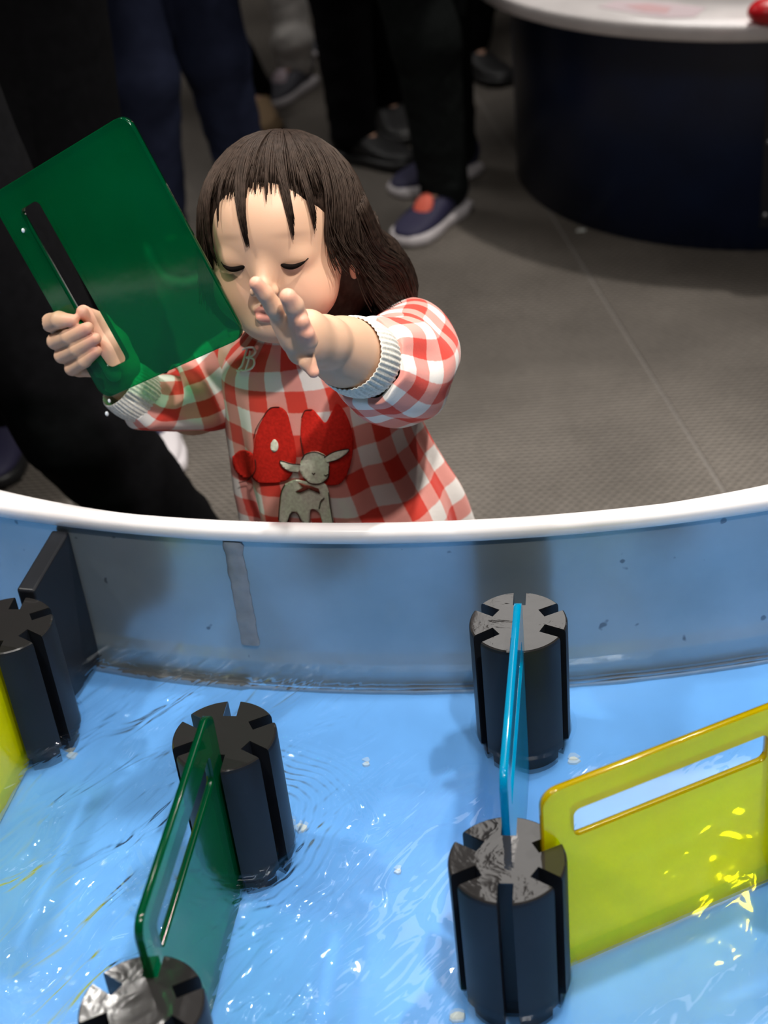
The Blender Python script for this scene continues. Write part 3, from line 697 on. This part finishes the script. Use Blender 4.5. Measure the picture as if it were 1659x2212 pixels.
# applique on the front of the dress
bpy.context.view_layer.update()
dg = bpy.context.evaluated_depsgraph_get(); de = dress.evaluated_get(dg); me_ = de.to_mesh()
bvh = BVHTree.FromPolygons([v.co.copy() for v in me_.vertices], [tuple(p.vertices) for p in me_.polygons]); de.to_mesh_clear()
def onto(px, py, offs):
    h = bvh.ray_cast(Vector(CAM), Vector(ray(px, py)).normalized())
    if h[0] is None: return None
    n = h[1];  n = n if n.dot(Vector(ray(px, py))) < 0 else -n
    return h[0]+n*offs
def inpoly(x, y, P):
    r = False; n = len(P)
    for i in range(n):
        (x1, y1), (x2, y2) = P[i], P[i-1]
        if (y1 > y) != (y2 > y) and x < (x2-x1)*(y-y1)/(y2-y1)+x1: r = not r
    return r
def patch(name, out, mat, offs=.0022, holes=(), parent=None, step=5.0, smoothit=True):
    out = [tuple(p) for p in (catmull(list(out)+[out[0]], len(out)*6)[:-1] if smoothit else out)]
    pts = [Vector(p) for p in out]; n = len(pts); x0, x1 = min(p[0] for p in out), max(p[0] for p in out); y0, y1 = min(p[1] for p in out), max(p[1] for p in out)
    for x in np.arange(x0+2, x1, step):
        for y in np.arange(y0+2, y1, step):
            if inpoly(x, y, out): pts.append(Vector((x, y)))
    vs, _, fs, *_r = delaunay_2d_cdt(pts, [(i, (i+1) % n) for i in range(n)], [], 1, .01)
    W = []; ok = []
    for v in vs: q = onto(v[0], v[1], offs); W.append(q if q is not None else Vector((0, 0, 0))); ok.append(q is not None)
    fs = [f for f in fs if all(ok[i] for i in f) and inpoly(sum(vs[i][0] for i in f)/3, sum(vs[i][1] for i in f)/3, out)]
    o = mesh(name, W, fs, mat, parent or dress); md = o.modifiers.new('s', 'SOLIDIFY'); md.thickness = .0014; md.offset = 0; return o
def stitch(name, lines, wd, mat, offs=.0036, parent=None):
    ps = []
    for L in lines:
        q = [onto(p[0], p[1], offs) for p in catmull(L, max(6, len(L)*5))]; q = [tuple(a) for a in q if a is not None]
        if len(q) > 3: ps.append((q, [wd]*len(q)))
    V, F = tube_data(ps, 5); return tag(mesh(name, V, F, mat, parent or dress), kind='stuff')
patch('red_applique', [(568, 905), (578, 885), (600, 877), (620, 890), (630, 925), (640, 975), (637, 1010), (625, 1032), (605, 1040), (585, 1042), (560, 1040), (545, 1022), (548, 1000), (552, 960), (558, 930)], M['felt'])
patch('red_applique', [(505, 985), (520, 972), (540, 974), (555, 988), (557, 1010), (545, 1030), (522, 1026), (508, 1008)], M['felt'], .0020)
patch('red_applique', [(652, 900), (660, 885), (675, 883), (690, 898), (703, 912), (715, 892), (727, 872), (742, 888), (755, 920), (760, 955), (755, 1000), (742, 1035), (725, 1046), (700, 1042), (668, 1010), (655, 975), (650, 940)], M['felt'])
patch('white_spot', [(587, 955), (594, 947), (602, 955), (602, 968), (594, 974), (587, 967)], M['cream'], .0032)
patch('lamb_applique', [(618, 1043), (640, 1034), (672, 1040), (700, 1040), (712, 1060), (715, 1090), (722, 1128), (700, 1130), (690, 1105), (672, 1098), (668, 1128), (655, 1124), (645, 1106), (632, 1104), (622, 1126), (604, 1122), (608, 1085), (610, 1060)], M['cream'], .0030)
patch('lamb_applique', [(652, 990), (662, 977), (684, 973), (704, 982), (712, 1003), (710, 1028), (694, 1041), (672, 1041), (656, 1028), (648, 1008)], M['cream'], .0036)
patch('lamb_applique', [(650, 1000), (630, 998), (608, 992), (612, 1004), (626, 1014), (645, 1018)], M['cream'], .0040)
patch('lamb_applique', [(702, 985), (722, 973), (748, 968), (744, 978), (728, 990), (708, 996)], M['cream'], .0040)
stitch('outline_stitching', [[(652, 990), (662, 977), (684, 973), (704, 982)], [(712, 1003), (710, 1028), (694, 1041), (672, 1041), (656, 1028)], [(650, 1000), (630, 998), (608, 992), (612, 1004), (626, 1014), (645, 1018)], [(702, 985), (722, 973), (748, 968), (744, 978), (728, 990), (708, 996)],
    [(618, 1043), (610, 1060), (606, 1090), (604, 1120)], [(624, 1124), (632, 1105), (645, 1106), (652, 1122)], [(712, 1060), (716, 1090), (722, 1126)], [(690, 1095), (694, 1080), (702, 1072)], [(675, 1018), (678, 1021), (682, 1018)], [(702, 1022), (706, 1024), (710, 1021)]], .0006, M['line'], .0048)
stitch('outline_stitching', [[(552, 945), (556, 925), (568, 903), (585, 880), (605, 877)], [(555, 990), (556, 1012), (544, 1032), (520, 1040)], [(652, 900), (660, 885), (675, 883)], [(650, 940), (655, 975), (664, 1000)]], .0005, M['line'], .0036)
patch('ribbon_bow', [(645, 1038), (662, 1044), (672, 1046), (690, 1052), (693, 1062), (678, 1056), (668, 1052), (650, 1060), (641, 1058), (656, 1049)], M['bow'], .0052, smoothit=False)
# embroidered letter
lm = [[(520, 798), (527, 790), (533, 772), (538, 756)], [(529, 758), (540, 753), (552, 753), (556, 762), (548, 771), (536, 774)], [(536, 774), (550, 776), (553, 786), (546, 796), (532, 801), (524, 800)], [(516, 801), (524, 803)], [(545, 760), (541, 780), (534, 800)]]
stitch('letter_embroidery', lm, .0013, M['white_thread'], .0035)

# shoes of the toddler
def shoe_mesh(bmat, smat, parent, x, y, ang, L, patchm=None, z0=0.0):
    """ang: heading of the toe in degrees"""
    d = dr(ang); n = np.array([-d[1], d[0]]); V = []; F = []; ns = 16
    st = [(0, .30, .30, .62), (.06, .40, .34, .66), (.25, .42, .40, .62), (.45, .42, .46, .50), (.62, .46, .52, .34), (.80, .46, .50, .26), (.93, .36, .38, .20), (1.0, .16, .16, .12)]
    for t, w0, w1, h in st:
        for k in range(ns):
            a = 2*pi*k/ns; s_ = cos(a); c_ = sin(a); hh = h*L*.5
            z = .018*L/.25 + hh*(.5+.5*c_); ww = (w1 if c_ < 0 else w0)*L*.41*abs(s_)**.75*(1 if s_ > 0 else -1)
            p = d*(t-.5)*L+n*ww; V.append((x+p[0], y+p[1], z0+z))
    m_ = len(st)
    for i in range(m_-1):
        for k in range(ns): F.append((i*ns+k, i*ns+(k+1) % ns, (i+1)*ns+(k+1) % ns, (i+1)*ns+k))
    F.append(tuple(range(ns))[::-1]); F.append(tuple((m_-1)*ns+k for k in range(ns)))
    up = mesh('shoe', V, F, bmat, parent); sb = up.modifiers.new('s', 'SUBSURF'); sb.levels = 1; sb.render_levels = 2
    out = [(-.5, .10), (-.47, .16), (-.3, .19), (0, .18), (.2, .215), (.38, .205), (.48, .12), (.51, 0)]; out = out+[(a, -b) for a, b in out[::-1][1:]]
    V = []; nn_ = len(out)
    for z, s_ in ((0, .96), (.008, 1.02), (.022, 1.02), (.027, .96)):
        for a, b in out: p = d*a*L*s_+n*b*L*s_; V.append((x+p[0], y+p[1], z0+z*L/.25+.0005))
    F = [(r*nn_+i, r*nn_+(i+1) % nn_, (r+1)*nn_+(i+1) % nn_, (r+1)*nn_+i) for r in range(3) for i in range(nn_)]+[tuple(range(nn_))[::-1], tuple(3*nn_+i for i in range(nn_))]
    so_ = mesh('sole', V, F, smat, up)
    if patchm:
        p = d*.12*L; bm = bmesh.new(); bmesh.ops.create_uvsphere(bm, u_segments=12, v_segments=8, radius=1)
        for v in bm.verts: q = d*v.co.x*.10*L+n*v.co.y*.10*L; v.co = Vector((x+p[0]+q[0], y+p[1]+q[1], z0+.062*L/.25+.060*L*(v.co.z)-v.co.x*.022))
        bobj('tongue', bm, patchm, up, True)
    return up
def cm(name, c, rough=.95, ns=60): return plain(name, c, rough, spec=.06, nscale=ns, nstr=.3)
black = cm('black_cloth', (.0042, .0042, .005, 1)); blackshoe = plain('black_shoe', (.008, .008, .009, 1), .5); whs = plain('white_sole', (.62, .58, .60, 1), .6)
jeans = cm('dark_denim', (.024, .030, .062, 1), .8, 18); jeans2 = cm('black_denim', (.008, .011, .017, 1)); grey = cm('grey_sweat_cloth', (.62, .59, .56, 1), .9, 25)
navy = plain('navy_mesh', (.022, .020, .060, 1), .7); coral = plain('coral_patch', (.75, .13, .08, 1), .6); tan_ = plain('tan_suede', (.30, .20, .11, 1), .9); greysh = plain('grey_shoe', (.08, .08, .10, 1), .7); dgreen = cm('charcoal_cloth', (.010, .012, .012, 1))
pinkw = plain('pale_lining', (.55, .45, .50, 1), .7)
for s_ in (-1, 1): shoe_mesh(whs, whs, kid, -.05+s_*.055, 1.545, -90+s_*6, .145)

# ------------------------------------------------------------------ adults
skin_plain = plain('adult_skin', (.45, .26, .18, 1), .6)
def adult(label, hips, feet, knees, toes, trousers, jacket, shoes, H=1.68, face=-90, lean=(0, 0), hairm=None, legr=1.0, sole=None, tongue=(None, None), arms=None, jlen=0.0, cuffs=False):
    """hips (x,y), feet two (x,y), knees two (x,y,z), toes two headings"""
    hz = .52*H; hip = A([hips[0], hips[1], hz]); ch = A([hips[0]+lean[0], hips[1]+lean[1], .80*H]); hd = A([ch[0]+lean[0]*.35, ch[1]+lean[1]*.35, .935*H])
    fd = dr(face); sd = np.array([-fd[1], fd[0]]); S3 = A([sd[0], sd[1], 0]); F3 = A([fd[0], fd[1], 0])
    shs = [ch+S3*s_*.175 for s_ in (-1, 1)]
    arms = arms or [(ch+S3*s_*.235+A([0, 0, -.26])+F3*.02, ch+S3*s_*.14+A([0, 0, -.22])+F3*.23) for s_ in (-1, 1)]
    allp = np.array([hip, ch, hd]+[A([*f, 0]) for f in feet]+[A(k) for k in knees]+[p for ar in arms for p in ar])
    lo = allp.min(0)-.2; hi = allp.max(0)+.2; lo[2] = -.01; hi[2] = H+.03
    def torso(v, g):
        v.ell(hip+A([0, 0, .03]), (.165+g, .115+g, .13+g), None, .06); v.chain([hip+A([0, 0, .08]), ch-A([0, 0, .06])], [.125+g, .135+g], .08)
        v.cap(shs[0]*.75+ch*.25, shs[1]*.75+ch*.25, .075+g, None, .06)
    def legs(v, g, zt_=1.0):
        for s_, (f, k_) in enumerate(zip(feet, knees)):
            hj = hip+S3*(-1 if s_ == 0 else 1)*.085; an = A([f[0], f[1], .085])
            v.chain([hj, A(k_), an], [(.085+g)*legr, (.056+g)*legr, (.038+g*1.2)*legr], .03)
    b = Vol(lo, hi, .0085); torso(b, 0); legs(b, -.006)
    for s_ in (0, 1):
        b.chain([shs[s_], arms[s_][0], arms[s_][1]], [.045, .036, .025], .02)
        hnd = arms[s_][1]; dv = hnd-arms[s_][0]; dv /= np.linalg.norm(dv); b.cap(hnd, hnd+dv*.07, .026, .030, .015)
        sp = np.cross(dv, A([0, 0, 1.])); sp /= np.linalg.norm(sp); dn = np.cross(sp, dv); dn = dn if dn[2] < 0 else -dn
        b.cap(hnd+dv*.065-sp*.024, hnd+dv*.065+sp*.024, .014, None, .02)
        for q in range(4):
            o_ = sp*(q-1.5)*.021; m1 = hnd+dv*(.112-.006*abs(q-1.5))+o_*1.15+dn*.004; b.cap(hnd+dv*.07+o_, m1, .0095, .0088, .005); b.cap(m1, m1+dv*(.038-.006*abs(q-1))+dn*.018+o_*.1, .0088, .0075, .003)
        ts = 1 if s_ == 0 else -1
        b.cap(hnd+dv*.02+sp*ts*.02, hnd+dv*.055+sp*ts*.050, .0125, .0105, .01); b.cap(hnd+dv*.055+sp*ts*.050, hnd+dv*.088+sp*ts*.056, .0105, .0085, .003)
        f = feet[s_]; td = dr(toes[s_]); b.cap(A([f[0], f[1], .085]), A([f[0]+td[0]*.06, f[1]+td[1]*.06, .045]), .035, .032, .02)
    b.cap(ch+A([0, 0, .02]), hd-A([0, 0, .05]), .055, .052, .03); b.ell(hd, (.075, .092, .112), None, .02)
    b.ell(hd+F3*.085-A([0, 0, .01]), (.016, .016, .022), None, .01); b.ell(hd+F3*.05-A([0, 0, .07]), (.045, .04, .035), None, .02)
    for s_ in (-1, 1): b.ell(hd+S3*s_*.076, (.012, .018, .03), None, .008)
    V, F = b.mesh(); body = np_mesh('person', V, F, skin_plain); tag(body, label, 'person', 'adults standing behind the toddler')
    for s_ in (-1, 1):
        V_, F_ = tube_data([([hd+F3*.082+S3*s_*.018+A([0, 0, .012]), hd+F3*.080+S3*s_*.034+A([0, 0, .012]), hd+F3*.068+S3*s_*.045+A([0, 0, .010])], [.004, .005, .003])], 6); mesh('eye', V_, F_, M['lash'], body)
    V_, F_ = tube_data([([hd+F3*.082-S3*.022-A([0, 0, .055]), hd+F3*.092-A([0, 0, .056]), hd+F3*.082+S3*.022-A([0, 0, .055])], [.004, .006, .004])], 6); mesh('mouth', V_, F_, M['bow'], body)
    h = Vol(hd-.16, hd+.16, .009); h.ell(hd+A([0, 0, .015])-F3*.01, (.088, .102, .115), None, .01); h.ell(hd+F3*.10-A([0, 0, .035]), (.075, .075, .10), None, .02, True)
    V, F = h.mesh(); np_mesh('hair', V, F, hairm or M['hair'], body)
    t = Vol(lo, hi, .011); legs(t, .014); t.ell(hip+A([0, 0, 0]), (.175, .13, .13), None, .06)
    if cuffs:
        for f in feet: t.cap((f[0], f[1], .13), (f[0], f[1], .15), .062*legr, .070*legr, .01)
    V, F = t.mesh(); Nn = np.array([noise.noise(Vector((p[0]*9, p[1]*9, p[2]*14)))*1.0 + .8*noise.noise(Vector((p[0]*20+3, p[1]*20, p[2]*38))) for p in V])
    cz = np.clip((.75-V[:, 2])/.6, .2, 1); ctr = np.array([A(k_) for k_ in knees]).mean(0); ddv = np.stack([np.sin(V[:, 2]*40), np.cos(V[:, 2]*33), V[:, 2]*0], 1)
    V = V+ddv*(Nn*.007*cz)[:, None]; np_mesh('trousers', V, F, trousers, body)
    j = Vol(lo, hi, .012); torso(j, .022)
    if jlen: j.cap(hip+A([0, 0, .05]), hip-A([0, 0, jlen]), .17, .19, .06)
    for s_ in (0, 1): j.chain([shs[s_], arms[s_][0], arms[s_][1]], [.066, .056, .044], .03)
    V, F = j.mesh(); np_mesh('jacket', V, F, jacket, body)
    for s_ in (0, 1):
        td = dr(toes[s_]); shoe_mesh(shoes[s_], (sole or (whs, whs))[s_], body, feet[s_][0]+td[0]*.065, feet[s_][1]+td[1]*.065, toes[s_], .265, tongue[s_])
    return body
def P2(px, py): p = atz(px, py, 0); return (p[0], p[1])
# A: dark figure right beside the toddler
AK = aty(170, 915, 1.90); _q = aty(335, 1110, 1.93); _e = AK+(_q-AK)*((AK[2]-.085)/(AK[2]-_q[2])); AF = (_e[0], _e[1])
adult('adult in black standing close beside the toddler at the left edge', (-.66, 1.98), [(-.76, 1.98), AF], [(-.72, 1.92, .45), tuple(AK)], [-100, -60], black, black, [blackshoe, blackshoe], H=1.70, sole=(blackshoe, blackshoe), legr=1.22, jlen=.10)
# H: person in black behind, with the white-toed shoe
adult('adult in a long black coat and white-toed shoes behind the held green panel', (-.60, 2.60), [(-.72, 2.60), (-.43, 2.56)], [(-.70, 2.55, .46), (-.49, 2.52, .46)], [-95, -85], black, black, [navy, whs], H=1.66, legr=1.45, sole=(blackshoe, whs), jlen=.34, tongue=(None, navy))
adult('adult in dark blue jeans standing left of the toddler\'s head', (-.40, 3.50), [(-.46, 3.42), (-.25, 3.58)], [(-.44, 3.40, .45), (-.28, 3.50, .46)], [-70, -80], jeans, black, [blackshoe, blackshoe], H=1.72, legr=1.12)
adult('adult in light grey sweatpants and grey shoes in the far background', (-.04, 5.0), [(-.125, 4.64), (.06, 5.1)], [(-.12, 4.72, .46), (.04, 5.0, .47)], [-122, -130], grey, black, [greysh, greysh], H=1.70, legr=1.0, tongue=(pinkw, None), cuffs=True)
adult('adult in black trousers with tan shoes standing behind the jeans wearer', (-.66, 4.72), [(-.255, 4.42), (-.76, 4.76)], [(-.43, 4.52, .46), (-.72, 4.66, .46)], [-80, -90], black, black, [tan_, tan_], H=1.70, legr=1.1, sole=(tan_, tan_))
adult('adult in plain black trousers and black shoes behind the toddler\'s head', (.04, 4.20), [(.03, 3.97), (.14, 4.22)], [(.03, 4.04, .46), (.10, 4.12, .46)], [-40, -80], black, black, [blackshoe, blackshoe], H=1.70, legr=1.2, sole=(blackshoe, blackshoe), jlen=.12)
adult('adult in charcoal trousers and navy sneakers with coral tongue beside the blue table', (.22, 3.62), [(.235, 3.49), (.285, 3.76)], [(.215, 3.48, .45), (.26, 3.66, .47)], [-128, -150], dgreen, black, [navy, navy], H=1.72, legr=1.12, tongue=(coral, None))
adult('adult in black walking away in the far background left of the blue table', (.66, 4.85), [(.42, 4.62), (.72, 4.9)], [(.50, 4.66, .46), (.70, 4.85, .46)], [-60, 80], black, black, [blackshoe, blackshoe], H=1.70, legr=1.1, sole=(blackshoe, blackshoe))

# ------------------------------------------------------------------ far blue table
FT = tag(empty('exhibit_table', (1.057, 3.69, 0)), 'round dark blue table with a white top, far right background', 'table')
def disc_stack(name, c, rows, mat, parent, n=128):
    V = [(c[0]+r*cos(2*pi*k/n), c[1]+r*sin(2*pi*k/n), z) for r, z in rows for k in range(n)]; F = [(i*n+k, i*n+(k+1) % n, (i+1)*n+(k+1) % n, (i+1)*n+k) for i in range(len(rows)-1) for k in range(n)]
    return mesh(name, V, F, mat, parent)
cT = (1.053, 3.662)
disc_stack('table_body', (1.057, 3.688), [(.600, 0.0), (.612, .004), (.612, .530)], M['apron'], FT)
disc_stack('table_top', cT, [(.60, .515), (.712, .515), (.716, .519), (.716, .545), (.712, .55), (.50, .55), (.495, .547), (.49, .50), (.02, .50)], M['rim'], FT)
# access hatch with screws on the right
cB = A([1.057, 3.688]); hV = []; hF = []
th0 = atan2(*(A(P2(1630, 546))-cB)[::-1]); n_ = 12
for i in range(n_+1):
    a = th0+.012+i*.028
    for r, z in ((.6115, .06), (.6160, .06), (.6160, .46), (.6115, .46)): hV.append((cB[0]+r*cos(a), cB[1]+r*sin(a), z))
for i in range(n_):
    for a, b in ((0, 1), (1, 2), (2, 3)): hF.append((i*4+a, i*4+b, i*4+4+b, i*4+4+a))
hF += [(0, 1, 2, 3), tuple(n_*4+k for k in (3, 2, 1, 0))]
hatch = mesh('access_hatch', hV, hF, plain('hatch_black', (.004, .006, .014, 1), .4), FT, False)
for z in (.09, .26, .43):
    a = th0+.030; V_, F_ = tube_data([([(cB[0]+.615*cos(a), cB[1]+.615*sin(a), z), (cB[0]+.619*cos(a), cB[1]+.619*sin(a), z)], [.006, .005])], 10); mesh('screw', V_, F_, plain('steel', (.5, .5, .52, 1), .3, .9), hatch)
# faint printed strip and a red piece on the white top
def flat(name, pxs, z, t, mat, parent):
    P = [atz(x, y, z) for x, y in pxs]; n = len(P); V = [(p[0], p[1], z) for p in P]+[(p[0], p[1], z-t) for p in P]
    F = [tuple(range(n)), tuple(range(n, 2*n))[::-1]]+[(i, (i+1) % n, n+(i+1) % n, n+i) for i in range(n)]
    return mesh(name, V, F, mat, parent, False)
flat('printed_strip', [(1290, 14), (1330, 2), (1440, 6), (1525, 16), (1500, 36), (1440, 38), (1380, 30)], .5512, .001, plain('lilac_print', (.72, .60, .64, 1), .5), FT)
flat('printed_strip', [(1350, 12), (1400, 8), (1450, 16), (1440, 28), (1390, 24)], .5520, .0008, plain('pink_print', (.72, .48, .50, 1), .5), FT)
rc = atz(1668, 26, .57)
bm = bmesh.new(); bmesh.ops.create_uvsphere(bm, u_segments=32, v_segments=16, radius=1)
for v in bm.verts: q = v.co.copy(); v.co = Vector((rc[0]+q.x*.050, rc[1]+q.y*.038, .5725+max(-.7, q.z)*.028+.0))
ro = bobj('plastic_toy', bm, plain('red_plastic', (.62, .012, .02, 1), .3), None, True); tag(ro, 'red rounded plastic piece on the white top of the far blue table', 'toy')
c = atz(1255, 497, .002); bm = bmesh.new()
vs = [bm.verts.new((c[0]+a, c[1]+b, z)) for z in (.0006, .003) for a, b in ((-.012, -.004), (.009, -.007), (.013, .004), (-.006, .007))]
for q in ((3, 2, 1, 0), (4, 5, 6, 7), (0, 1, 5, 4), (1, 2, 6, 5), (2, 3, 7, 6), (3, 0, 4, 7)): bm.faces.new([vs[i] for i in q])
tag(bobj('paper_scrap', bm, M['chip']), 'small white scrap on the grey floor beside the blue table', 'scrap')
# drops falling from the held panel, and a pale bead added for a glint
for px, py, r, o_, lb in ((231, 894, .0022, .0, 'lower of two water drops falling below the corner of the held green panel'), (236, 866, .0018, -.005, 'upper water drop clinging under the corner of the held green panel'), (50, 498, .0020, -.005, 'pale bead added as the glint beside the slot of the held green panel')):
    p = Q(px, py, o_); bm = bmesh.new(); bmesh.ops.create_uvsphere(bm, u_segments=12, v_segments=8, radius=r)
    for v in bm.verts: v.co = Vector((v.co.x+p[0], v.co.y+p[1], v.co.z*1.4+p[2]))
    tag(bobj('drop_and_glint', bm, plain('drop', (.8, .85, .9, 1), .03, 0, 1, coat=1), None, True), lb, 'drop', 'water drops at the held panel')
